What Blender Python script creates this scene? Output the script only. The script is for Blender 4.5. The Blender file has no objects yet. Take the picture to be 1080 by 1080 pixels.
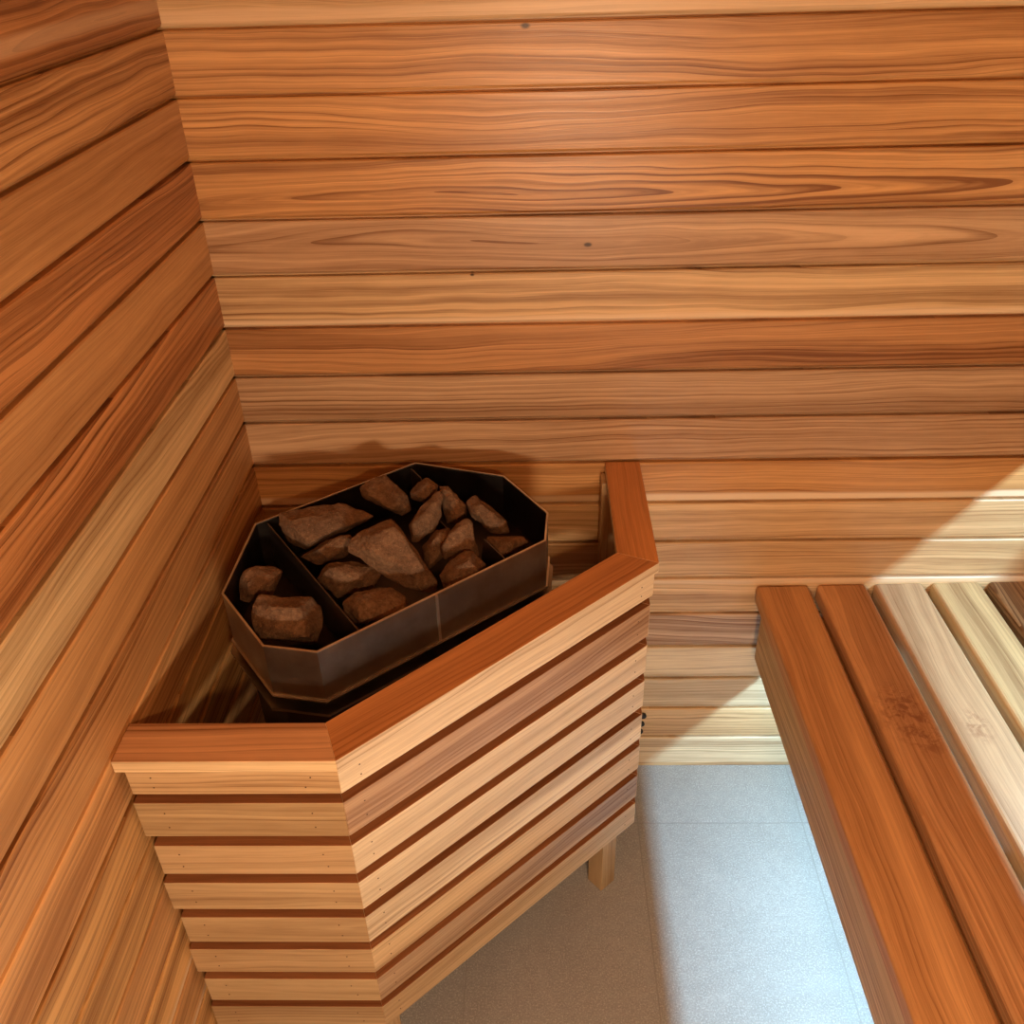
import bpy, bmesh, math, random
from mathutils import Vector, Matrix, noise
random.seed(7)
PT = 0.085          # width of one wall board in metres: lengths below are counted in board widths
FZ = -17.033        # floor level on that scale (0 = the first seam under the top board)
def V(x, y, z): return Vector((x*PT, -y*PT, (z-FZ)*PT))
C = bpy.context.scene.collection

# ------------------------------------------------------------------ materials
def new_mat(name):
    m = bpy.data.materials.new(name); m.use_nodes = True
    nt = m.node_tree; nt.nodes.clear()
    return m, nt
class NB:
    """small helper to write node graphs"""
    def __init__(s, nt): s.nt = nt
    def n(s, t, **k):
        x = s.nt.nodes.new(t)
        for a, b in k.items(): setattr(x, a, b)
        return x
    def put(s, sock, v):
        if isinstance(v, bpy.types.NodeSocket): s.nt.links.new(v, sock)
        elif v is not None: sock.default_value = v
    def math(s, op, a, b=None, c=None, clamp=False):
        x = s.n('ShaderNodeMath', operation=op, use_clamp=clamp)
        s.put(x.inputs[0], a)
        if b is not None: s.put(x.inputs[1], b)
        if c is not None: s.put(x.inputs[2], c)
        return x.outputs[0]
    def comb(s, a, b, c=0.0):
        x = s.n('ShaderNodeCombineXYZ'); s.put(x.inputs[0], a); s.put(x.inputs[1], b); s.put(x.inputs[2], c)
        return x.outputs[0]
    def sep(s, v):
        x = s.n('ShaderNodeSeparateXYZ'); s.put(x.inputs[0], v); return x.outputs
    def noise(s, v, scale, detail=2.0, rough=0.5, dist=0.0):
        x = s.n('ShaderNodeTexNoise'); s.put(x.inputs['Vector'], v); s.put(x.inputs['Scale'], scale)
        s.put(x.inputs['Detail'], detail); s.put(x.inputs['Roughness'], rough); s.put(x.inputs['Distortion'], dist)
        return x.outputs['Fac']
    def ramp(s, f, stops, interp='LINEAR'):
        x = s.n('ShaderNodeValToRGB'); s.put(x.inputs[0], f); cr = x.color_ramp; cr.interpolation = interp
        while len(cr.elements) < len(stops): cr.elements.new(0.5)
        for e, (p, c) in zip(cr.elements, stops):
            e.position = p; e.color = (c[0], c[1], c[2], 1) if isinstance(c, (tuple, list)) else (c, c, c, 1)
        return x.outputs[0]
    def mix(s, f, a, b, blend='MIX'):
        x = s.n('ShaderNodeMix', data_type='RGBA', blend_type=blend); x.clamp_factor = True
        s.put(x.inputs[0], f); s.put(x.inputs[6], a); s.put(x.inputs[7], b); return x.outputs[2]
    def attr(s, name):
        return s.n('ShaderNodeAttribute', attribute_name=name)
    def maprange(s, v, a, b, c, d, smooth=False):
        x = s.n('ShaderNodeMapRange'); x.interpolation_type = 'SMOOTHSTEP' if smooth else 'LINEAR'
        for i, q in enumerate((v, a, b, c, d)): s.put(x.inputs[i], q)
        return x.outputs[0]
    def bump(s, h, strength, dist):
        x = s.n('ShaderNodeBump'); s.put(x.inputs['Strength'], strength); s.put(x.inputs['Distance'], dist)
        s.put(x.inputs['Height'], h); return x.outputs[0]
    def out(s, shader):
        o = s.n('ShaderNodeOutputMaterial'); s.nt.links.new(shader, o.inputs[0])
    def princ(s, **k):
        x = s.n('ShaderNodeBsdfPrincipled')
        for a, b in k.items(): s.put(x.inputs[a.replace('_', ' ')], b)
        return x

def make_wood(name, rough=0.42, spec=0.45, knots=(), stains=()):
    """cedar: per-board tint and grain figure come from the 'tint', 'grain' and 'band' attributes, grain runs along UV u"""
    m, nt = new_mat(name); b = NB(nt)
    uvn = b.n('ShaderNodeUVMap'); uvn.uv_map = 'UVMap'
    u, v, _ = b.sep(uvn.outputs[0])
    g = b.sep(b.attr('grain').outputs['Color'])      # seed, centre of the rings, contrast
    h = b.sep(b.attr('band').outputs['Color'])       # broad band strength, pale streak position, pale streak strength
    tint = b.attr('tint').outputs['Color']
    seed, vc, con = g[0], g[1], g[2]
    su = b.math('MULTIPLY_ADD', seed, 37.7, u)
    wn = b.noise(b.comb(b.math('MULTIPLY', su, 1.3), b.math('MULTIPLY', v, 5.0), b.math('MULTIPLY', seed, 9.0)), 1.0, 3, 0.55)
    warp = b.math('MULTIPLY_ADD', b.math('SUBTRACT', wn, 0.5), 0.075, b.math('SUBTRACT', v, vc))
    wu = b.math('SUBTRACT', u, b.math('MULTIPLY', b.math('FRACT', b.math('MULTIPLY', seed, 17.31)), 1.7))
    r = b.math('SQRT', b.math('ADD', b.math('MULTIPLY', warp, warp), b.math('POWER', b.math('MULTIPLY', wu, 0.035), 2.0)))
    ring = b.noise(b.comb(b.math('MULTIPLY', r, 185.0), b.math('MULTIPLY', seed, 51.0), b.math('MULTIPLY', su, 0.8)), 1.0, 4, 0.68)
    ring = b.maprange(ring, 0.3, 0.68, 0.0, 1.0)
    # thin dark late-wood lines
    saw = b.math('FRACT', b.math('ADD', b.math('MULTIPLY', r, 125.0), b.math('MULTIPLY', wn, 1.6)))
    late = b.math('POWER', saw, 3.5)
    lm = b.noise(b.comb(b.math('MULTIPLY', r, 35.0), b.math('MULTIPLY', seed, 23.0), b.math('MULTIPLY', su, 1.1)), 1.0, 2, 0.5)
    late = b.math('MULTIPLY', late, b.maprange(lm, 0.4, 0.62, 0.1, 1.0))
    broad = b.noise(b.comb(b.math('MULTIPLY', su, 0.6), b.math('MULTIPLY', warp, 28.0), b.math('MULTIPLY', seed, 31.0)), 1.0, 2, 0.5)
    broad = b.maprange(broad, 0.36, 0.64, 0.0, 1.0, True)
    fib = b.noise(b.comb(b.math('MULTIPLY', su, 9.0), b.math('MULTIPLY', v, 1300.0), seed), 1.0, 2, 0.6)
    mott = b.noise(b.comb(b.math('MULTIPLY', su, 14.0), b.math('MULTIPLY', v, 90.0), seed), 1.0, 3, 0.6)
    dark = b.mix(1.0, tint, (0.40, 0.275, 0.18, 1), 'MULTIPLY')
    lite = b.mix(1.0, tint, (1.30, 1.36, 1.40, 1), 'MULTIPLY')
    f1 = b.math('MULTIPLY_ADD', b.math('SUBTRACT', ring, 0.5), b.math('MULTIPLY', con, 0.9), 0.61)
    f2 = b.math('MULTIPLY_ADD', b.math('SUBTRACT', broad, 0.5), h[0], f1)
    f3 = b.math('MULTIPLY_ADD', late, b.math('MULTIPLY', con, -0.9), f2)
    f4 = b.math('MULTIPLY_ADD', b.math('SUBTRACT', fib, 0.5), 0.58, f3)
    f5 = b.math('MULTIPLY_ADD', b.math('SUBTRACT', mott, 0.5), 0.30, f4, clamp=True)
    col = b.mix(f5, dark, lite)
    sv = b.math('ABSOLUTE', b.math('SUBTRACT', b.math('MULTIPLY_ADD', b.math('SUBTRACT', wn, 0.5), 0.02, v), h[1]))
    sap = b.math('MULTIPLY', b.maprange(sv, 0.004, 0.012, 1.0, 0.0, True), h[2])
    col = b.mix(sap, col, (0.86, 0.66, 0.44, 1))
    if knots:
        pos = b.sep(b.n('ShaderNodeNewGeometry').outputs['Position'])
        for (kx, kz, rr) in knots:
            dx = b.math('MULTIPLY', b.math('SUBTRACT', pos[0], kx), 0.55); dz = b.math('SUBTRACT', pos[2], kz)
            d = b.math('SQRT', b.math('ADD', b.math('MULTIPLY', dx, dx), b.math('MULTIPLY', dz, dz)))
            d = b.math('MULTIPLY_ADD', b.math('SUBTRACT', mott, 0.5), 0.002, d)
            col = b.mix(b.maprange(d, rr*0.6, rr*1.7, 0.9, 0.0, True), col, (0.035, 0.014, 0.008, 1))
    if stains:
        pos = b.n('ShaderNodeNewGeometry').outputs['Position']; px = b.sep(pos)
        blot = b.noise(pos, 75.0, 4, 0.65, 0.5)
        for (sx, sy, sr, amt) in stains:
            dx = b.math('SUBTRACT', px[0], sx); dy = b.math('MULTIPLY', b.math('SUBTRACT', px[1], sy), 0.6)
            d = b.math('SQRT', b.math('ADD', b.math('MULTIPLY', dx, dx), b.math('MULTIPLY', dy, dy)))
            m_ = b.math('MULTIPLY', b.maprange(d, sr*0.2, sr, 1.0, 0.0, True), b.maprange(blot, 0.42, 0.62, 0.0, 1.0, True))
            col = b.mix(b.math('MULTIPLY', m_, amt), col, (0.22, 0.065, 0.02, 1))
    hgt = b.math('ADD', b.math('MULTIPLY', fib, 0.5), b.math('MULTIPLY_ADD', ring, 0.5, b.math('MULTIPLY', mott, 0.3)))
    rr_ = b.math('MULTIPLY_ADD', ring, -0.10, rough + 0.05)
    p = b.princ(Base_Color=col, Roughness=rr_, Specular_IOR_Level=spec, Normal=b.bump(hgt, 0.25, 0.0006))
    b.out(p.outputs[0])
    return m

kn = []
for (x, z, r_) in ((5.70, -0.075, .0028), (6.745, -3.533, .0026), (4.676, -4.042, .0016)):
    q = V(x, 0, z); kn.append((q.x, q.z, r_))
M_WALLB = make_wood('cedar_back_wall', 0.37, 0.45, kn)
M_WOOD = make_wood('cedar', 0.44, 0.45)
M_STAIN = make_wood('cedar_with_stains', 0.44, 0.45, (), [(12.55*PT, -3.9*PT, 0.055, .75), (12.75*PT, -4.5*PT, 0.035, .6), (13.75*PT, -4.2*PT, 0.03, .5)])

def make_steel(name, col, rough, scale=(1.5, 240, 240)):
    m, nt = new_mat(name); b = NB(nt)
    tc = b.n('ShaderNodeTexCoord').outputs['Object']
    mp = b.n('ShaderNodeMapping'); mp.inputs['Scale'].default_value = scale; nt.links.new(tc, mp.inputs[0])
    g1 = b.noise(mp.outputs[0], 1.0, 3, 0.6)
    g2 = b.noise(tc, 22.0, 4, 0.6)
    c = b.mix(b.maprange(g2, 0.35, 0.7, 0.0, 1.0), tuple(x*0.72 for x in col[:3])+(1,), col)
    r = b.math('MULTIPLY_ADD', g2, 0.22, b.math('MULTIPLY_ADD', g1, 0.10, rough-0.14))
    p = b.princ(Base_Color=c, Metallic=1.0, Roughness=r, Normal=b.bump(g1, 0.08, 0.0004))
    b.out(p.outputs[0]); return m
M_STEEL = make_steel('brushed_steel', (0.40, 0.355, 0.31, 1), 0.34)
M_EDGE = make_steel('edge_highlight_steel', (0.85, 0.78, 0.70, 1), 0.32)  # paler tone that paints the highlights along the tray's edges
M_DARKSTEEL = make_steel('dark_steel', (0.105, 0.085, 0.075, 1), 0.38)
M_STEELDIV = make_steel('divider_steel', (0.16, 0.13, 0.115, 1), 0.4)
M_ALU = make_steel('anodised_aluminium', (0.6, 0.6, 0.6, 1), 0.4)

def make_stone():
    m, nt = new_mat('fired_stone'); b = NB(nt)
    tc = b.n('ShaderNodeTexCoord').outputs['Object']
    rnd = b.n('ShaderNodeObjectInfo').outputs['Random']
    off = b.n('ShaderNodeVectorMath', operation='ADD'); nt.links.new(tc, off.inputs[0]); b.put(off.inputs[1], b.comb(rnd, b.math('MULTIPLY', rnd, 7.0), rnd))
    o = off.outputs[0]
    n1 = b.noise(o, 28.0, 5, 0.65, 0.3); n2 = b.noise(o, 170.0, 4, 0.7); n3 = b.noise(o, 520.0, 2, 0.6)
    col = b.ramp(n1, [(0.25, (0.11, 0.06, 0.034)), (0.5, (0.21, 0.12, 0.068)), (0.75, (0.33, 0.20, 0.115))])
    col = b.mix(b.maprange(n2, 0.35, 0.72, 0.0, 0.75), col, (0.06, 0.032, 0.02, 1))
    col = b.mix(b.maprange(n3, 0.62, 0.75, 0.0, 0.6), col, (0.42, 0.30, 0.19, 1))
    hh = b.math('MULTIPLY_ADD', n1, 1.2, b.math('MULTIPLY_ADD', n3, 0.25, b.math('MULTIPLY', n2, 0.7)))
    p = b.princ(Base_Color=col, Roughness=0.82, Specular_IOR_Level=0.3, Normal=b.bump(hh, 0.9, 0.0045))
    b.out(p.outputs[0]); return m
M_STONE = make_stone()

def make_tile():
    m, nt = new_mat('porcelain_tile'); b = NB(nt)
    pos = b.n('ShaderNodeNewGeometry').outputs['Position']
    x, y, z = b.sep(pos)
    n1 = b.noise(pos, 3.2, 5, 0.6, 1.2); n2 = b.noise(pos, 60.0, 4, 0.75); n3 = b.noise(pos, 330.0, 3, 0.7)
    rot = b.n('ShaderNodeMapping'); rot.inputs['Rotation'].default_value = (0, 0, 0.7); rot.inputs['Scale'].default_value = (1.5, 14, 1)
    nt.links.new(pos, rot.inputs[0])
    n4 = b.noise(rot.outputs[0], 1.0, 4, 0.6, 0.6)
    col = b.ramp(n1, [(0.3, (0.315, 0.30, 0.285)), (0.7, (0.41, 0.395, 0.38))])
    col = b.mix(b.maprange(n2, 0.35, 0.7, 0.0, 0.65), col, (0.29, 0.28, 0.27, 1))
    col = b.mix(b.maprange(n3, 0.52, 0.70, 0.0, 0.7), col, (0.66, 0.65, 0.63, 1))
    col = b.mix(b.maprange(n3, 0.46, 0.30, 0.0, 0.75), col, (0.26, 0.25, 0.24, 1))
    col = b.mix(b.maprange(n4, 0.60, 0.72, 0.0, 0.35), col, (0.36, 0.36, 0.36, 1))
    def seam(c, off, pitch, w):
        f = b.math('FRACT', b.math('DIVIDE', b.math('SUBTRACT', c, off - pitch*0.5), pitch))
        return b.maprange(b.math('ABSOLUTE', b.math('SUBTRACT', f, 0.5)), w/pitch*0.6, w/pitch, 1.0, 0.0)
    s = b.math('MAXIMUM', seam(x, 8.13*PT, 3.93*PT, 0.0017), seam(y, -1.78*PT, 7.86*PT, 0.0017))
    col = b.mix(b.math('MULTIPLY', s, 0.75), col, (0.30, 0.285, 0.27, 1))
    hh = b.math('SUBTRACT', b.math('MULTIPLY', n3, 0.35), b.math('MULTIPLY', s, 1.0))
    p = b.princ(Base_Color=col, Roughness=0.5, Specular_IOR_Level=0.35, Normal=b.bump(hh, 0.35, 0.0012))
    b.out(p.outputs[0]); return m
M_TILE = make_tile()
def plain(name, col, rough=0.6, metal=0.0):
    m, nt = new_mat(name); b = NB(nt)
    n1 = b.noise(b.n('ShaderNodeTexCoord').outputs['Object'], 40.0, 3, 0.6)
    c = b.mix(b.maprange(n1, 0.3, 0.7, 0, 0.4), col, tuple(k*0.8 for k in col[:3])+(1,))
    p = b.princ(Base_Color=c, Roughness=rough, Metallic=metal); b.out(p.outputs[0]); return m
M_BLACK = plain('black_plastic', (0.012, 0.010, 0.010, 1), 0.45)
M_PANEL = plain('plaster', (0.30, 0.22, 0.15, 1), 0.8)
def emit(name, col, st):
    m, nt = new_mat(name); b = NB(nt)
    e = b.n('ShaderNodeEmission'); e.inputs[0].default_value = col; e.inputs[1].default_value = st
    b.out(e.outputs[0]); return m

# ------------------------------------------------------------------ mesh helpers
TINT = {'mid': (0.49, 0.245, 0.098), 'dark': (0.37, 0.155, 0.055), 'red': (0.43, 0.185, 0.075), 'pale': (0.80, 0.63, 0.41),
        'gold': (0.56, 0.295, 0.112), 'tan': (0.61, 0.41, 0.215), 'pink': (0.56, 0.355, 0.20), 'deep': (0.44, 0.165, 0.045)}
def look(tint='mid', vc=None, con=0.8, band=0.4, sap=None, seed=None, k=1.0):
    t = TINT[tint] if isinstance(tint, str) else tint
    return dict(tint=tuple(c*k for c in t), seed=random.random() if seed is None else seed,
                vc=random.uniform(-0.25, 0.3) if vc is None else vc, con=con, band=band, sap=(9.0, 0.0) if sap is None else sap)
def jit(t, a=0.07):
    t = TINT[t] if isinstance(t, str) else t
    k = 1+random.uniform(-a, a); return (t[0]*k, t[1]*k*(1+random.uniform(-a, a)*0.5), t[2]*k*(1+random.uniform(-a, a)*0.5))
class Mesh:
    """collects faces with grain uv and board attributes, then links them as one mesh object"""
    def __init__(s):
        s.bm = bmesh.new(); s.uv = s.bm.loops.layers.uv.new('UVMap')
        s.lt = s.bm.faces.layers.float_vector.new('tint'); s.lg = s.bm.faces.layers.float_vector.new('grain'); s.lb = s.bm.faces.layers.float_vector.new('band')
    def paint(s, faces, L, g, w, o):
        """g = grain direction, w = across direction, o = origin of the board"""
        nn = g.cross(w)
        for f in faces:
            if L:
                f[s.lt] = L['tint']; f[s.lg] = (L['seed'], L['vc'], L['con']); f[s.lb] = (L['band'], L['sap'][0], L['sap'][1])
            for l in f.loops:
                d = l.vert.co - o; l[s.uv].uv = (d.dot(g), d.dot(w) + d.dot(nn))
    def box(s, a, b_, L=None, bevel=0.0, grain='x', seg=2, across=None):
        lo = Vector([min(a[i], b_[i]) for i in range(3)]); hi = Vector([max(a[i], b_[i]) for i in range(3)])
        pts = [Vector((x, y, z)) for x in (lo.x, hi.x) for y in (lo.y, hi.y) for z in (lo.z, hi.z)]
        vs = [s.bm.verts.new(p) for p in pts]
        idx = [(0,1,3,2), (4,6,7,5), (0,4,5,1), (2,3,7,6), (0,2,6,4), (1,5,7,3)]
        fs = [s.bm.faces.new([vs[i] for i in q]) for q in idx]
        if bevel: fs = s._bev(fs, bevel, seg)
        ax = {'x': Vector((1,0,0)), 'y': Vector((0,1,0)), 'z': Vector((0,0,1))}
        acr = {'x': 'z', 'y': 'x', 'z': 'x'}[grain] if across is None else across
        s.paint(fs, L, ax[grain], ax[acr], lo)
        return fs
    def _bev(s, fs, bevel, seg):
        es = list({e for f in fs for e in f.edges}); keep = set(s.bm.faces) - set(fs)
        bmesh.ops.bevel(s.bm, geom=es, offset=bevel, segments=seg, profile=0.5, affect='EDGES', clamp_overlap=True)
        return [f for f in s.bm.faces if f not in keep]
    def prism(s, poly, z0, z1, L=None, bevel=0.0, g=None, seg=2):
        """poly in plan metres, extruded from z0 to z1"""
        area = sum(poly[i][0]*poly[(i+1)%len(poly)][1]-poly[(i+1)%len(poly)][0]*poly[i][1] for i in range(len(poly)))
        if area < 0: poly = poly[::-1]
        n = len(poly)
        bt = [s.bm.verts.new((p[0], p[1], z0)) for p in poly]; tp = [s.bm.verts.new((p[0], p[1], z1)) for p in poly]
        fs = [s.bm.faces.new(bt[::-1]), s.bm.faces.new(tp)]
        for i in range(n): fs.append(s.bm.faces.new((bt[i], bt[(i+1)%n], tp[(i+1)%n], tp[i])))
        if bevel: fs = s._bev(fs, bevel, seg)
        g = Vector((g[0], g[1], 0)).normalized() if g else Vector((1,0,0))
        w = Vector((0,0,1)); o = Vector((poly[0][0], poly[0][1], z0))
        s.paint(fs, L, g, w, o)
        return fs
    def cyl(s, c, axis, r, h, n=24, r2=None):
        axis = axis.normalized(); t = axis.orthogonal().normalized(); bt = axis.cross(t)
        r2 = r if r2 is None else r2
        A = [s.bm.verts.new(c + (t*math.cos(a)+bt*math.sin(a))*r) for a in [2*math.pi*i/n for i in range(n)]]
        B = [s.bm.verts.new(c + axis*h + (t*math.cos(a)+bt*math.sin(a))*r2) for a in [2*math.pi*i/n for i in range(n)]]
        s.bm.faces.new(A[::-1]); s.bm.faces.new(B)
        for i in range(n): s.bm.faces.new((A[i], A[(i+1)%n], B[(i+1)%n], B[i]))
    def build(s, name, mat, parent=None, smooth=False):
        bmesh.ops.recalc_face_normals(s.bm, faces=s.bm.faces)
        me = bpy.data.meshes.new(name); 
        if parent is not None:
            s.bm.transform(Matrix.Translation(-parent.matrix_world_loc if hasattr(parent, 'matrix_world_loc') else -Vector(parent['_o'])))
        s.bm.to_mesh(me); s.bm.free()
        me.materials.append(mat)
        for p in me.polygons: p.use_smooth = smooth
        o = bpy.data.objects.new(name, me); C.objects.link(o)
        if parent is not None:
            o.parent = parent; o['_o'] = parent['_o']
        else: o['_o'] = (0.0, 0.0, 0.0)
        return o
def thing(name, label, cat, loc, group=None):
    o = bpy.data.objects.new(name, None); C.objects.link(o); o.location = loc; o['_o'] = tuple(loc)
    o.empty_display_size = 0.1
    o['label'] = label; o['category'] = cat
    if group: o['group'] = group
    return o
def struct(o): o['kind'] = 'structure'; return o
def recentre(o):
    """move a top-level mesh's origin to the centre of its mesh"""
    me = o.data; c = sum((v.co for v in me.vertices), Vector())/len(me.vertices)
    me.transform(Matrix.Translation(-c)); o.location = c; return o
# ------------------------------------------------------------------ the room
XR, YF, ZC = 24.5, 20.8, 8.2       # right wall, front wall (behind the camera), ceiling
SEAM = 0.034                      # half the seam between two boards
def wall_boards(mb, place, length, k0, k1, looks):
    """horizontal boards with chamfered edges; place(u, n, z) -> world point (n = out of the wall)"""
    for k in range(k0, k1):
        L = looks(k); za, zb = -(k+1), -k
        zb2 = zb; za2 = max(za, FZ+0.03)
        if za2 >= zb2: continue
        prof = [(zb2, -0.13), (zb2-SEAM*.6, -0.13), (zb2-SEAM*.6, -0.02), (zb2-SEAM*.6-0.02, 0.0), (za2+SEAM+0.05, 0.0), (za2+SEAM, -0.04), (za2+SEAM, -0.13), (za2, -0.13)]
        rows = [[mb.bm.verts.new(place(u, n, z)) for u in (-0.14, length+0.14)] for z, n in prof]
        fs = [mb.bm.faces.new((rows[i][0], rows[i][1], rows[i+1][1], rows[i+1][0])) for i in range(len(prof)-1)]
        for f in fs:
            f[mb.lt] = L['tint']; f[mb.lg] = (L['seed'], L['vc'], L['con']); f[mb.lb] = (L['band'], L['sap'][0], L['sap'][1])
        for i, f in enumerate(fs):
            vals = {rows[i][0]: (0, prof[i][0]), rows[i][1]: (length, prof[i][0]), rows[i+1][0]: (0, prof[i+1][0]), rows[i+1][1]: (length, prof[i+1][0])}
            for l in f.loops:
                uu, zz = vals[l.vert]; l[mb.uv].uv = (uu*PT, (zz-za)*PT)   # v from the lower edge of the board
    return mb
# back wall: index = board under seam k; (tint, ring centre, contrast, band, pale streak)
BACK = {-1: look('tan', -.2, .5, .3, (0.012, .45)), 0: look((.53, .285, .115), .22, .6, .55, k=1.05), 1: look('gold', -.18, .75, .35), 2: look('gold', .03, 1.0, .45, k=.97),
        3: look('pink', .045, .6, .25, k=.95), 4: look('tan', -.16, .75, .45, (0.006, .7), k=.95), 5: look((.45, .225, .09), .11, .85, .5),
        6: look('pink', .25, .7, .35, k=.84), 7: look('pink', .0, .6, .25, k=.97), 8: look('gold', -.2, .5, .3, (0.010, .95), k=1.02),
        9: look('tan', .2, .5, .35, k=1.12), 10: look('tan', -.14, .5, .3, k=1.10), 11: look('tan', .23, .65, .3, (0.081, .7), k=1.12), 12: look((.62, .42, .26), -.24, .7, .6),
        13: look('pale', .1, .3, .3, k=.95), 14: look('pale', .3, .4, .3, k=.92), 15: look('tan', -.2, .5, .3, k=1.2), 16: look('pale', .2, .5, .3)}
def back_look(k): return BACK.get(k) or look(random.choice(['mid', 'gold', 'tan', 'pink']), None, .6, .4)
mb = wall_boards(Mesh(), lambda u, n, z: V(u, n, z), XR, -9, 18, back_look)
struct(mb.build('wall_back', M_WALLB))
LEFT = {-1: look('dark', .03, .6, .6, (.03, .35)), 0: look('mid', .0, .95, .4, k=.88), 1: look('mid', .3, .3, .25, k=.92), 2: look('dark', .10, 1.0, .5, k=1.08),
        3: look('mid', -.25, .3, .25, k=.95), 4: look('dark', .095, 1.0, .45, k=1.12), 5: look('tan', -.2, .45, .3, k=.92), 6: look('mid', .2, .45, .55, k=.9),
        7: look('mid', .18, .6, .5), 8: look('mid', .3, .6, .6), 9: look('gold', -.2, .7, .5, k=.9), 10: look('gold', .2, .9, .6, k=.85),
        11: look('mid', .26, .5, .5), 12: look('gold', -.12, .6, .5, (.008, .6)), 13: look('mid', .2, .6, .5, (.008, .6)), 14: look('gold', .2, .5, .5)}
for L_ in LEFT.values(): L_['tint'] = (L_['tint'][0]*1.17, L_['tint'][1]*1.25, L_['tint'][2]*1.25)
def left_look(k): return LEFT.get(k) or look(random.choice(['mid', 'gold', 'red']), None, .6, .4)
mb = wall_boards(Mesh(), lambda u, n, z: V(n, u, z), YF, -9, 18, left_look)
struct(mb.build('wall_left', M_WOOD))
def rnd_look(k): return look(jit(random.choice(['mid', 'gold', 'tan', 'red'])), None, .6, .4)
struct(wall_boards(Mesh(), lambda u, n, z: V(XR-n, u, z), YF, -9, 18, rnd_look).build('wall_right', M_WOOD))
struct(wall_boards(Mesh(), lambda u, n, z: V(u, YF-n, z), XR, -9, 18, rnd_look).build('wall_front', M_WOOD))
mb = Mesh(); mb.box(V(-1.2, -1.2, ZC), V(XR+1.2, YF+1.2, ZC+1), look('mid', .2, .5, .4)); struct(mb.build('ceiling', M_WOOD))
mb = Mesh(); mb.box(V(-1.2, -1.2, FZ-1), V(XR+1.2, YF+1.2, FZ)); struct(mb.build('floor', M_TILE))

# ------------------------------------------------------------------ slatted guard round the heater
guard = thing('heater_guard', 'slatted cedar guard fence with mitred top rail around the corner heater', 'heater guard', V(3.02, 7.7, FZ))
def off(line, d):
    """polyline in plan, moved inwards by d (towards the corner of the room), mitred; its ends stay on their walls"""
    (x0, y0), (x1, y1), (x2, y2), (x3, y3) = line
    dx, dy = x2-x1, y2-y1; ll = math.hypot(dx, dy); nx, ny = dy/ll, -dx/ll      # inward normal of the diagonal
    if nx > 0: nx, ny = -nx, -ny
    px, py = x1+nx*d, y1+ny*d
    yy = y1-d; xx = x2-d
    t1 = (yy-py)/dy; t2 = (xx-px)/dx
    return [(x0, yy), (px+dx*t1, yy), (xx, py+dy*t2), (xx, y3)]
OUT = [(0.02, 7.79), (3.07, 7.79), (7.88, 3.44), (7.88, 0.02)]      # outer edge of the top rail
FACE = off(OUT, 0.09)                                              # outer face of the slats
def run(line, d0, d1, z0, z1, name, looks, bevel, trim=0.0, edge=None, top=None):
    a = off(line, d0); b = off(line, d1)
    for i in range(3):
        P = [a[i], a[i+1], b[i+1], b[i]]
        if i == 0 and trim: P[0] = (trim, P[0][1]); P[3] = (trim, P[3][1])
        m = Mesh(); q = [(p[0]*PT, -p[1]*PT) for p in P]
        m.prism(q, (z0-FZ)*PT, (z1-FZ)*PT, looks[i], bevel, (q[1][0]-q[0][0], q[1][1]-q[0][1]))
        m.bm.normal_update()
        for f in m.bm.faces:
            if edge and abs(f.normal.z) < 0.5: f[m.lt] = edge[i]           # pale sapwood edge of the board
            if top and abs(f.normal.z) > 0.5: f[m.lt] = top                # shade of the gaps painted onto the narrow top and bottom faces
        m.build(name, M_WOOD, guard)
TOPZ = -7.97
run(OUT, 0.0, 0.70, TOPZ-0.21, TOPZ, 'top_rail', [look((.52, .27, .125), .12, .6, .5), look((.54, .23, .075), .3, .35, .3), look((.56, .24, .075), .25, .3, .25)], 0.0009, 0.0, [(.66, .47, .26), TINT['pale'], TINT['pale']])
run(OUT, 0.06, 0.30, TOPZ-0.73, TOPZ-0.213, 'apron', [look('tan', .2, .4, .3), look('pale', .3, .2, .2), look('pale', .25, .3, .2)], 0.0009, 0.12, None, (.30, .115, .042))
SL = [(-8.93, -9.66), (-9.88, -10.55), (-10.77, -11.44), (-11.66, -12.33), (-12.54, -13.20), (-13.41, -14.07), (-14.27, -14.91)]
D1 = ['pink', 'pale', 'pale', 'pale', 'tan', 'pink', 'tan']
D1k = [1.0, 1.0, 1.0, 1.02, 1.08, .85, 1.0]
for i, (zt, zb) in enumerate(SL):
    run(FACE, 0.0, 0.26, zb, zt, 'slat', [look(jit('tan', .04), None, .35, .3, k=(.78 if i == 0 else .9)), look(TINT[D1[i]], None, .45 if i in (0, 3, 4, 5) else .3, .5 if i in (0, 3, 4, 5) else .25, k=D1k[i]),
        look(jit('pale', .04), None, .4, .3)], 0.0010, 0.05+0.06*(i % 2), None, (.30, .115, .042))
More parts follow.
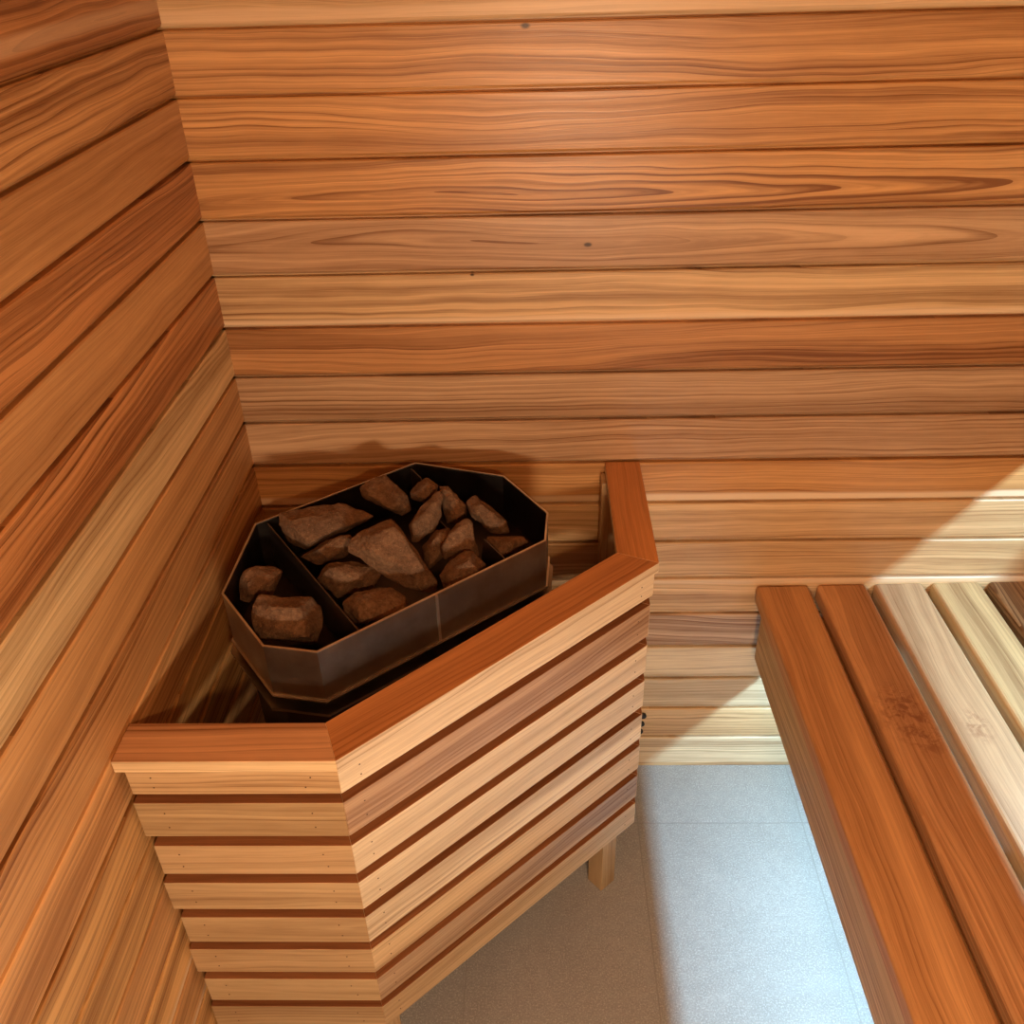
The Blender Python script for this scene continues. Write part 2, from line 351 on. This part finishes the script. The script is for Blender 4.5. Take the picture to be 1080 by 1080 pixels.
# nail heads: two per slat end, small dark dimples on the slat faces
IN = off(FACE, 0.27)
def post(cx, cy, ang, w, d, z0, z1, name='leg'):
    m = Mesh(); ca, sa = math.cos(ang), math.sin(ang)
    P = [(cx+sx*w/2*ca-sy*d/2*sa, cy+sx*w/2*sa+sy*d/2*ca) for sx, sy in ((-1,-1), (1,-1), (1,1), (-1,1))]
    q = [(p[0]*PT, -p[1]*PT) for p in P]
    m.prism(q, (z0-FZ)*PT, (z1-FZ)*PT, look('tan', .1, .4, .3, k=.85), 0.001); fs = m.bm.faces
    # grain of the leg runs upwards
    o = Vector((q[0][0], q[0][1], 0))
    for f in m.bm.faces:
        for l in f.loops: dd = l.vert.co-o; l[m.uv].uv = (dd.z, dd.x+dd.y)
    m.build(name, M_WOOD, guard)
dv = Vector((FACE[2][0]-FACE[1][0], FACE[2][1]-FACE[1][1])).normalized(); inw = Vector((dv.y, -dv.x)); 
if inw.x > 0: inw = -inw
ang = math.atan2(dv.y, dv.x)
for base, s in ((Vector(FACE[1]), 1), (Vector(FACE[2]), -1)):
    c = base + dv*s*(0.22 if s == 1 else 0.42) + inw*(0.275+0.22)
    post(c.x, c.y, ang, 0.42, 0.42, FZ, TOPZ-0.22)
post(0.42, FACE[0][1]-0.26-0.215, 0, 0.42, 0.42, FZ, TOPZ-0.22)
post(FACE[3][0]-0.27-0.215, 0.30, 0, 0.42, 0.42, FZ, TOPZ-0.22)
nail_me = None; M_NAIL = plain('dark_nail', (0.10, 0.045, 0.02, 1), 0.6)
def nail(p, n):
    global nail_me
    if nail_me is None:
        m = Mesh(); m.cyl(Vector((0, 0, -0.0006)), Vector((0, 0, 1)), 0.0011, 0.0009, 8)
        o = m.build('nail_head', M_NAIL); nail_me = o.data; del o['_o']
    else:
        o = bpy.data.objects.new('nail_head', nail_me); C.objects.link(o)
    o.parent = guard; o.location = p - Vector(guard['_o']); o.rotation_euler = n.to_track_quat('Z', 'Y').to_euler()
n1 = Vector((0, -1, 0)); n2 = Vector((-inw.x, inw.y, 0)).normalized()
for (zt, zb) in SL + [(TOPZ-0.25, TOPZ-0.72)]:
    dy = 0.03 if zt > -8.5 else 0
    for fz in (0.3, 0.72):
        z = zt+(zb-zt)*fz
        for x in (0.45, FACE[1][0]-0.42+random.uniform(-.05, .05)): nail(V(x, FACE[0][1]+dy, z), n1)
        for p0 in (Vector(FACE[1])+dv*0.33, Vector(FACE[2])-dv*0.3):
            q = p0-inw*dy; nail(V(q.x, q.y, z), n2)

# ------------------------------------------------------------------ heater
heater = thing('sauna_heater', 'dark steel electric sauna heater with octagonal stone tray in the corner', 'sauna heater', V(3.6, 3.8, FZ))
OCT = [(0.778, 4.77), (0.815, 2.808), (3.439, 0.751), (5.177, 1.288), (5.99, 2.566), (5.937, 3.407), (2.572, 6.161), (1.736, 6.019)]
def inset(poly, d):
    n = len(poly); cx = sum(p[0] for p in poly)/n; cy = sum(p[1] for p in poly)/n; res = []
    lines = []
    for i in range(n):
        a, b = Vector(poly[i]), Vector(poly[(i+1) % n]); e = (b-a).normalized(); nn = Vector((-e.y, e.x))
        if nn.dot(Vector((cx, cy))-a) < 0: nn = -nn
        lines.append((a+nn*d, e))
    for i in range(n):
        (p, r), (q, s) = lines[i-1], lines[i]
        den = r.x*s.y-r.y*s.x; t = ((q.x-p.x)*s.y-(q.y-p.y)*s.x)/den; v = p+r*t; res.append((v.x, v.y))
    return res
def shell(m, poly, d, z0, z1):
    inn = inset(poly, d); n = len(poly)
    for i in range(n):
        j = (i+1) % n
        m.prism([(p[0]*PT, -p[1]*PT) for p in (poly[i], poly[j], inn[j], inn[i])], (z0-FZ)*PT, (z1-FZ)*PT)
def lip(m, poly, d0, d1, z0, z1): shell(m, inset(poly, d0), d1-d0, z0, z1)
RZ, BZ, TH = -7.5, -8.47, 0.020
m = Mesh(); shell(m, OCT, TH, BZ, RZ); tray = m.build('stone_tray', M_STEEL, heater)
m = Mesh(); shell(m, inset(OCT, TH), 0.012, BZ+0.02, RZ-0.02); m.build('tray_lining', M_DARKSTEEL, tray)  # darker inner skin of the tray walls
m = Mesh(); m.prism([(p[0]*PT, -p[1]*PT) for p in inset(OCT, TH+0.014)], (BZ+0.02-FZ)*PT, (BZ+0.06-FZ)*PT); m.build('tray_floor', M_DARKSTEEL, tray)
m = Mesh(); lip(m, OCT, -0.03, 0.06, BZ-0.03, BZ-0.002); m.build('rim', M_EDGE, tray)
m = Mesh(); lip(m, OCT, -0.007, 0.026, RZ-0.012, RZ+0.006); m.build('highlight_lip', M_EDGE, tray)  # pale lip added as a painted highlight on the upper edge
# upright joint strip in the front face, and the corner welds
a, b_ = Vector(OCT[5]), Vector(OCT[6]); e = (b_-a).normalized(); nn = Vector((-e.y, e.x))
if nn.y < 0: nn = -nn
jp = a + e*((Vector((4.297, 4.961))-a).dot(e))
m = Mesh(); P = [jp-e*0.022+nn*0.001, jp+e*0.022+nn*0.001, jp+e*0.022+nn*0.03, jp-e*0.022+nn*0.03]
m.prism([(p.x*PT, -p.y*PT) for p in P], (BZ+0.03-FZ)*PT, (RZ-0.014-FZ)*PT, None, 0.0004); m.build('joint_strip', M_EDGE, tray)
def divider(p0, p1, notch=()):
    p0, p1 = Vector(p0), Vector(p1); e = (p1-p0).normalized(); w = Vector((-e.y, e.x))*0.012
    p0 = p0+e*0.06; p1 = p1-e*0.06
    m = Mesh(); L = (p1-p0).length
    prof = [(0, BZ+0.07), (L, BZ+0.07), (L, RZ-0.03)] + [(t*L, z) for t, z in notch] + [(0, RZ-0.03)]
    A = [m.bm.verts.new(V((p0+e*t-w).x, (p0+e*t-w).y, z)) for t, z in prof]; B = [m.bm.verts.new(V((p0+e*t+w).x, (p0+e*t+w).y, z)) for t, z in prof]
    m.bm.faces.new(A); m.bm.faces.new(B[::-1])
    for i in range(len(A)): m.bm.faces.new((A[i], B[i], B[(i+1) % len(A)], A[(i+1) % len(A)]))
    m.build('divider', M_STEELDIV, heater)
divider((0.984, 2.70), (3.13, 5.70)); divider((3.335, 0.86), (5.297, 3.94), [(0.80, RZ-0.03), (0.76, RZ-0.62), (0.16, RZ-0.62), (0.12, RZ-0.03)])
body = inset(OCT, 0.16)
m = Mesh(); m.prism([(p[0]*PT, -p[1]*PT) for p in body], (-13.6-FZ)*PT, (BZ-0.037-FZ)*PT, None, 0.002); hb = m.build('heater_body', M_DARKSTEEL, heater)
m = Mesh(); lip(m, OCT, -0.085, 0.165, BZ-0.27, BZ-0.22); m.build('trim_flange', M_STEEL, heater)
for i in (0, 2, 4, 6):
    p = inset(OCT, 0.6)[i]
    m = Mesh(); m.cyl(V(p[0], p[1], FZ), Vector((0, 0, 1)), 0.012, (-13.6-FZ)*PT, 16); m.build('foot', M_DARKSTEEL, heater)

# stones: centre, viewing axis used for their thickness, outline round the centre (board widths)
STONES = {
'S1': ((1.97, 2.69, -7.58), (-0.23, -0.805, -0.546), [(-0.74, 0.03, 0.26), (-0.28, -0.11, 0.27), (0.32, -0.28, 0.27), (0.52, -0.27, 0.19), (0.94, -0.25, -0.03), (0.57, -0.1, -0.09), (0.31, 0.02, -0.16), (0.0, 0.17, -0.26), (-0.28, 0.32, -0.35), (-0.59, 0.3, -0.2), (-0.74, 0.15, 0.09)]), 
'S2': ((2.13, 3.15, -7.85), (-0.224, -0.79, -0.571), [(-0.32, 0.08, 0.02), (-0.05, -0.11, 0.17), (0.21, -0.2, 0.19), (0.4, -0.23, 0.15), (0.4, -0.09, -0.04), (0.29, 0.02, -0.14), (-0.1, 0.18, -0.21), (-0.32, 0.18, -0.12), (-0.49, 0.16, -0.03)]), 
'S3': ((3.33, 3.77, -7.6), (-0.159, -0.794, -0.587), [(-0.71, -0.08, 0.3), (-0.57, -0.19, 0.42), (-0.0, -0.41, 0.56), (0.16, -0.36, 0.44), (0.36, -0.18, 0.15), (0.77, 0.12, -0.37), (0.77, 0.23, -0.52), (0.52, 0.28, -0.52), (0.3, 0.22, -0.38), (-0.03, 0.2, -0.26), (-0.25, 0.12, -0.1), (-0.57, 0.05, 0.09), (-0.71, -0.0, 0.19)]), 
'S4': ((2.62, 3.9, -7.9), (-0.202, -0.775, -0.598), [(-0.55, 0.09, 0.07), (-0.39, -0.09, 0.25), (0.05, -0.19, 0.24), (0.43, -0.2, 0.12), (0.54, -0.13, -0.01), (0.43, 0.0, -0.15), (0.1, 0.12, -0.19), (-0.22, 0.24, -0.24), (-0.38, 0.16, -0.08)]), 
'S5': ((3.12, 4.66, -7.9), (-0.178, -0.76, -0.625), [(-0.47, 0.01, 0.12), (-0.27, -0.13, 0.24), (0.28, -0.24, 0.22), (0.52, -0.19, 0.08), (0.61, -0.06, -0.11), (0.36, 0.07, -0.19), (-0.19, 0.25, -0.25), (-0.35, 0.18, -0.12), (-0.47, 0.1, 0.01)]), 
'S6': ((1.1, 4.12, -7.78), (-0.296, -0.755, -0.585), [(-0.32, 0.08, 0.06), (-0.23, -0.08, 0.22), (-0.05, -0.16, 0.23), (0.23, -0.23, 0.18), (0.35, -0.2, 0.08), (0.28, -0.03, -0.1), (0.21, 0.09, -0.22), (-0.15, 0.26, -0.26), (-0.31, 0.26, -0.18)]), 
'S7': ((1.8, 5.0, -7.83), (-0.266, -0.738, -0.621), [(-0.52, -0.02, 0.25), (-0.4, -0.15, 0.35), (-0.16, -0.2, 0.3), (0.02, -0.18, 0.21), (0.39, -0.29, 0.18), (0.54, -0.24, 0.06), (0.56, -0.04, -0.19), (0.48, 0.16, -0.4), (0.15, 0.21, -0.32), (-0.14, 0.24, -0.22), (-0.39, 0.3, -0.19), (-0.49, 0.21, -0.04)]), 
'S8': ((3.02, 1.89, -7.5), (-0.163, -0.833, -0.529), [(-0.48, -0.01, 0.16), (-0.31, -0.11, 0.27), (-0.0, -0.2, 0.32), (0.17, -0.14, 0.17), (0.4, -0.04, -0.06), (0.47, 0.1, -0.3), (0.28, 0.18, -0.37), (-0.08, 0.15, -0.22), (-0.44, 0.07, 0.02)]), 
'S9': ((3.67, 1.62, -7.6), (-0.124, -0.84, -0.529), [(-0.27, 0.04, -0.01), (-0.11, -0.07, 0.14), (0.08, -0.14, 0.2), (0.29, -0.09, 0.07), (0.23, 0.03, -0.1), (-0.02, 0.12, -0.19), (-0.19, 0.1, -0.12)]), 
'S10': ((3.82, 2.53, -7.62), (-0.12, -0.824, -0.554), [(-0.33, 0.1, -0.08), (-0.14, -0.08, 0.16), (0.22, -0.32, 0.43), (0.3, -0.26, 0.32), (0.27, -0.06, 0.03), (0.12, 0.11, -0.19), (-0.15, 0.25, -0.34), (-0.29, 0.26, -0.33)]), 
'S11': ((4.24, 2.15, -7.6), (-0.093, -0.833, -0.545), [(-0.23, -0.19, 0.33), (-0.05, -0.18, 0.29), (0.28, -0.02, -0.01), (0.28, 0.09, -0.19), (0.09, 0.17, -0.28), (-0.09, 0.19, -0.27), (-0.14, 0.04, -0.04), (-0.15, -0.09, 0.17)]), 
'S12': ((4.53, 3.17, -7.68), (-0.08, -0.812, -0.577), [(-0.34, 0.09, -0.08), (-0.21, -0.1, 0.17), (0.08, -0.24, 0.33), (0.2, -0.22, 0.29), (0.28, -0.04, 0.02), (0.32, 0.14, -0.24), (-0.04, 0.19, -0.26), (-0.3, 0.19, -0.23)]), 
'S13': ((4.52, 3.87, -7.8), (-0.083, -0.793, -0.604), [(-0.4, 0.05, -0.01), (-0.22, -0.1, 0.16), (0.09, -0.22, 0.28), (0.23, -0.22, 0.26), (0.41, -0.09, 0.06), (0.37, -0.02, -0.03), (0.0, 0.16, -0.21), (-0.16, 0.24, -0.29), (-0.33, 0.19, -0.21)]), 
'S14': ((4.88, 2.42, -7.62), (-0.056, -0.83, -0.554), [(-0.37, -0.12, 0.22), (-0.19, -0.19, 0.31), (-0.01, -0.12, 0.18), (0.17, -0.01, 0.0), (0.38, 0.05, -0.11), (0.43, 0.17, -0.29), (0.1, 0.18, -0.28), (-0.19, 0.07, -0.08), (-0.32, -0.01, 0.05)]), 
'S15': ((5.32, 3.01, -7.85), (-0.03, -0.813, -0.581), [(-0.42, -0.08, 0.13), (-0.03, -0.1, 0.14), (0.24, -0.1, 0.12), (0.33, -0.02, 0.02), (0.2, 0.08, -0.12), (-0.06, 0.16, -0.22), (-0.26, 0.06, -0.06)]), 
'S16': ((4.03, 2.94, -7.95), (-0.109, -0.807, -0.58), [(-0.27, 0.01, 0.04), (-0.03, -0.17, 0.24), (0.2, -0.22, 0.27), (0.29, -0.14, 0.14), (0.17, -0.03, 0.01), (0.08, 0.14, -0.2), (-0.16, 0.24, -0.31), (-0.27, 0.16, -0.18)])}
SLAB = {
 'S1': ('long flat pale brown stone at the back left of the heater tray', .42), 'S2': ('dark brown stone half hidden below the long flat stone, left of the large pointed one', .28),
 'S3': ('largest stone, pointed wedge shape, lying in the middle of the heater tray', .33), 'S4': ('rounded reddish stone between the large pointed stone and the left divider', .40),
 'S5': ('oblong brown stone against the front wall of the tray, right of the left divider', .40), 'S6': ('small squarish dark stone at the far left end of the heater tray', .26),
 'S7': ('blocky brown stone with a dipped top at the front left of the tray', .42), 'S8': ('angular light brown stone highest at the back of the tray', .36),
 'S9': ('small stone at the back behind the upright leaf-shaped stone', .30), 'S10': ('dark leaf-shaped stone standing on edge in the middle back', .24),
 'S11': ('rugged stone directly right of the upright leaf-shaped stone', .30), 'S12': ('upright trapezoid stone above the pale lumpy stone at the front right', .22),
 'S13': ('pale lumpy stone against the front wall right of the joint strip', .36), 'S14': ('stone sloping down to the right by the back right wall of the tray', .34),
 'S15': ('low wide stone alone right of the right divider', .30), 'S16': ('dark shadowed stone in the gap between the pointed and the trapezoid stones', .26)}
def make_stone_obj(key):
    c, n, pts = STONES[key]; rs = random.Random(hash_(key))
    lab, th = SLAB[key]
    cc = V(c[0]+{'S6': 0.07, 'S12': -0.06}.get(key, 0), *c[1:]); n = Vector((n[0], -n[1], n[2])).normalized()      # away from the viewer
    ring = [Vector((p[0], -p[1], p[2]))*PT for p in pts]
    ctr = sum(ring, Vector())/len(ring); t = th*PT
    vs = [p*0.985 + n*rs.uniform(-.12, .12)*t for p in ring]
    sh = Vector((rs.uniform(-.12, .12), rs.uniform(-.05, .05), rs.uniform(-.06, .12)))*PT
    vs += [ctr+sh+(p-ctr)*rs.uniform(.42, .72) - n*t*rs.uniform(.6, 1.0) for p in ring[::1]]
    vs += [ctr+(p-ctr)*rs.uniform(.55, .85) + n*t*rs.uniform(.7, 1.1) for p in ring]
    bm = bmesh.new(); [bm.verts.new(p) for p in vs]
    bmesh.ops.convex_hull(bm, input=bm.verts)
    for v in [v for v in bm.verts if not v.link_faces]: bm.verts.remove(v)
    bmesh.ops.dissolve_limit(bm, angle_limit=math.radians(9), verts=bm.verts, edges=bm.edges)
    bmesh.ops.bevel(bm, geom=bm.edges[:], offset=0.0022, segments=2, profile=0.6, affect='EDGES', clamp_overlap=True)
    bmesh.ops.triangulate(bm, faces=bm.faces)
    for _ in range(3):
        long = [e for e in bm.edges if e.calc_length() > 0.006]
        if not long: break
        bmesh.ops.subdivide_edges(bm, edges=long, cuts=1, use_grid_fill=False); bmesh.ops.triangulate(bm, faces=[f for f in bm.faces if len(f.verts) > 3])
    bm.normal_update()
    so = Vector((rs.random(), rs.random(), rs.random()))*50
    for v in bm.verts:
        d = noise.fractal((v.co*38)+so, 0.9, 2.0, 4)*0.0030 + noise.fractal(v.co*140+so, 0.8, 2.0, 3)*0.0009
        v.co += v.normal*d
    bmesh.ops.recalc_face_normals(bm, faces=bm.faces)
    me = bpy.data.meshes.new('heater_stone'); bm.to_mesh(me); bm.free(); me.materials.append(M_STONE)
    for p in me.polygons: p.use_smooth = True
    o = bpy.data.objects.new('heater_stone', me); C.objects.link(o); o.location = cc
    o['label'] = lab; o['category'] = 'stone'; o['group'] = 'stones in the heater tray'
    return o
def hash_(k): return int(k[1:])*977+5
for k in STONES: make_stone_obj(k)

# ------------------------------------------------------------------ lower bench
bench = thing('sauna_bench', 'lower cedar bench with wide rounded slats along the right side', 'bench', V(11, 10, FZ))
YAW = 0.022                                        # the bench stands slightly askew to the left wall
BT, BL = -11.15, 19.9
def bm_box(x0, x1, y0, y1, z0, z1, L, bevel, name, parent, grain='y', mat=None):
    m = Mesh(); fs = m.box(V(x0, y0, z0), V(x1, y1, z1), L, bevel, grain, 3)
    o = V(10.62, 0, 0); R = Matrix.Translation(o) @ Matrix.Rotation(math.atan(YAW), 4, 'Z') @ Matrix.Translation(-o)
    m.bm.transform(R)
    return m.build(name, mat or M_WOOD, parent)
SLATS = [(10.60, 11.74, (.58, .30, .12), .3, .35, .30), (11.93, 12.99, (.62, .33, .145), .2, .4, .3), (13.18, 14.24, (.52, .315, .165), .25, .35, .3),
         (14.43, 15.49, (.52, .33, .155), .3, .4, .4), (15.68, 16.74, (.34, .19, .085), .03, 1.0, .4), (16.93, 17.99, (.55, .30, .14), .2, .5, .3),
         (18.18, 19.24, (.55, .30, .14), .2, .5, .3), (19.43, 20.49, (.60, .34, .16), .2, .5, .3), (20.68, 21.74, (.55, .30, .14), .2, .5, .3)]
for (a, b2, t, vc, con, bd) in SLATS:
    bm_box(a, b2, 0.06, BL, BT-0.45, BT, look(t, vc, con, bd), 0.0075, 'slat', bench, 'y', M_STAIN if 11.5 < a < 14 else None)
bm_box(10.635, 10.86, 0.60, BL, -12.80, BT-0.46, look((.56, .38, .17), .055, .7, .15), 0.001, 'fascia', bench)
for yy in (0.62, 6.5, 12.5, 18.6):
    bm_box(10.88, 21.6, yy, yy+0.45, BT-1.07, BT-0.62, look('tan', .2, .4, .3), 0.001, 'crossbar', bench, 'x')
for xx in (14.6, 21.0):
    for yy in (0.62, 18.6):
        bm_box(xx, xx+0.45, yy, yy+0.45, FZ, BT-1.08, look('tan', .2, .4, .3), 0.001, 'leg', bench, 'z')
for xx in (11.3, 16.4, 20.9):  # front rail is unseen, added to keep light out of the first slat gap
    bm_box(xx, xx+0.9, 0.62, 19.05, BT-0.61, BT-0.46, look('tan', .2, .4, .3), 0.001, 'support_rail', bench)
# ------------------------------------------------------------------ upper bench (beyond the right edge of the photograph)
ub = thing('sauna_bench', 'upper cedar bench along the right wall above the lower bench', 'bench', V(20, 10, FZ))
UX, UT = 18.2, -5.75
for i in range(5):
    bm_box(UX+i*1.25, UX+i*1.25+1.06, 0.1, BL-.1, UT-0.45, UT, look(jit('gold'), None, .5, .3), 0.0075, 'slat', ub)
bm_box(UX+0.03, UX+0.26, 0.5, BL-.1, -7.35, UT-0.46, look('mid', .1, .6, .4), 0.001, 'fascia', ub)
for yy in (0.62, 10, 18.6):
    bm_box(UX+.28, 24.3, yy, yy+0.45, UT-0.91, UT-0.46, look('tan', .2, .4, .3), 0.001, 'crossbar', ub, 'x')
    bm_box(23.7, 24.15, yy, yy+0.45, FZ, UT-0.92, look('tan', .2, .4, .3), 0.001, 'leg', ub, 'z')

# ------------------------------------------------------------------ black knobs on the back wall
for i, (x, z, r_, lab) in enumerate(((8.33, -15.21, .0078, 'uppermost and largest of the three black knobs on the back wall beside the guard'),
        (8.315, -15.49, .0064, 'middle of the three black knobs on the back wall beside the guard'), (8.30, -15.75, .0056, 'lowest of the three black knobs on the back wall beside the guard'))):
    m = Mesh(); m.cyl(V(x, -0.012, z), Vector((0, -1, 0)), r_*0.9, 0.0055, 28, r_); m.cyl(V(x, 0.053, z), Vector((0, -1, 0)), r_, 0.002, 28, r_*0.75)
    o = recentre(m.build('control_knob', M_BLACK)); o['label'] = lab; o['category'] = 'knob'; o['group'] = 'black knobs beside the guard'

# ------------------------------------------------------------------ lights
def area(name, p, target, sx, sy, col, watts, parent=None, spread=180):
    l = bpy.data.lights.new(name, 'AREA'); l.shape = 'RECTANGLE'; l.size = sx; l.size_y = sy; l.color = col; l.energy = watts
    l.spread = math.radians(spread)
    o = bpy.data.objects.new(name, l); C.objects.link(o); o.location = p
    d = (target-p).normalized(); yax = Vector((0, 1, 0)) if abs(d.y) < 0.7 else Vector((0, 0, 1)); z = -d; x = yax.cross(z).normalized(); y = z.cross(x)
    o.rotation_euler = Matrix((x, y, z)).transposed().to_euler()
    return o
# strip lights run in aluminium channels under both benches; the channel's lip cuts the light off along one line
SLOPE = 1.262
def zline(x): return -17.05 + SLOPE*(x-8.70)
WARMC = (1.0, 0.60, 0.29); COOLC = (0.47, 0.79, 1.0)
def strip(x, watts, y0, y1, parent, dl=0.5, w=0.10):
    z = zline(x)
    d = Vector((-1, -SLOPE)).normalized(); nr = Vector((-d.y, d.x))  # d points down-left in the x,z plane
    if nr.y > 0: nr = -nr                                            # below the cut-off line
    c = Vector((x, z)) + nr*(w/2)
    aim = (d*0.92+nr*0.30)
    ym = (y0+y1)/2
    p = V(c.x, ym, c.y); t = V(c.x+aim.x, ym, c.y+aim.y)
    area('strip_light', p, t, w*PT, (y1-y0)*PT, COOLC, watts)
    # channel: back plate and the cutting lip
    m = Mesh()
    def quad(a, b):  # bar between two x,z points, 0.03 thick, along y
        a = Vector(a); b = Vector(b); e = (b-a).normalized(); k = Vector((-e.y, e.x))*0.02
        if k.dot(nr) > 0: k = -k
        P = [a, b, b+k, a+k]
        A = [m.bm.verts.new(V(q.x, y0-.05, q.y)) for q in P]; B = [m.bm.verts.new(V(q.x, y1+.05, q.y)) for q in P]
        m.bm.faces.new(A); m.bm.faces.new(B[::-1])
        for i in range(4): m.bm.faces.new((A[i], B[i], B[(i+1) % 4], A[(i+1) % 4]))
    base = Vector((x, z))
    quad(base - d*0.06, base + d*dl)
    quad(base - d*0.06, base - d*0.06 + nr*0.16)
    m.build('light_channel', M_ALU, parent)
strip(12.5, 11.0, 0.75, 19.0, bench, 1.0, 0.07)
strip(19.2, 27.0, 0.75, 19.4, ub, 1.5, 0.06)
lamp = thing('wall_lamp', 'round warm lamp at head height on the front wall behind the viewer', 'lamp', V(7.6, 20.78, 1.9))
m = Mesh(); m.cyl(V(7.6, 20.80, 1.9), Vector((0, 1, 0)), 0.06, 0.03, 32, 0.05); m.build('lamp_base', M_BLACK, lamp)
pl = bpy.data.lights.new('lamp_bulb', 'POINT'); pl.energy = 23; pl.color = WARMC; pl.shadow_soft_size = 0.03
po = bpy.data.objects.new('lamp_bulb', pl); C.objects.link(po); po.location = V(7.6, 19.9, 1.9)
low = thing('bar_light', 'low horizontal bar light on the front wall behind the viewer', 'lamp', V(7.1, 20.7, -5.0))
m = Mesh(); m.box(V(5.4, 20.80, -5.4), V(8.8, 20.45, -4.6), None, 0.002); m.build('housing', M_ALU, low)
area('bar_glow', V(7.1, 20.40, -5.0), V(5.8, 0, -7.9), 3.2*PT, 0.7*PT, (1.0, 0.77, 0.53), 14.5)


# ------------------------------------------------------------------ camera
f = 970.499
R = [[0.99953896, -0.01716676, -0.02504354], [-0.01136511, 0.55331896, -0.83289193], [-0.02815512, -0.83279255, -0.55286875]]
cam = bpy.data.cameras.new('camera'); co = bpy.data.objects.new('camera', cam); C.objects.link(co)
co.location = V(5.81096, 16.14811, 1.54554)
def cv(r): return Vector((r[0], -r[1], r[2]))
X, Y, Z = cv(R[0]), -cv(R[1]), -cv(R[2])
co.rotation_euler = Matrix((X, Y, Z)).transposed().to_euler()
cam.sensor_width = 36; cam.lens = f/1080*36; cam.clip_start = 0.01
bpy.context.scene.camera = co
for o in bpy.data.objects:
    if '_o' in o: del o['_o']
w = bpy.data.worlds.new('world'); bpy.context.scene.world = w; w.use_nodes = True
w.node_tree.nodes['Background'].inputs[0].default_value = (0.02, 0.018, 0.015, 1)
vs = bpy.context.scene.view_settings; vs.view_transform = 'Standard'; vs.look = 'None'; vs.gamma = 1; vs.use_curve_mapping = False
vs.exposure = -0.04
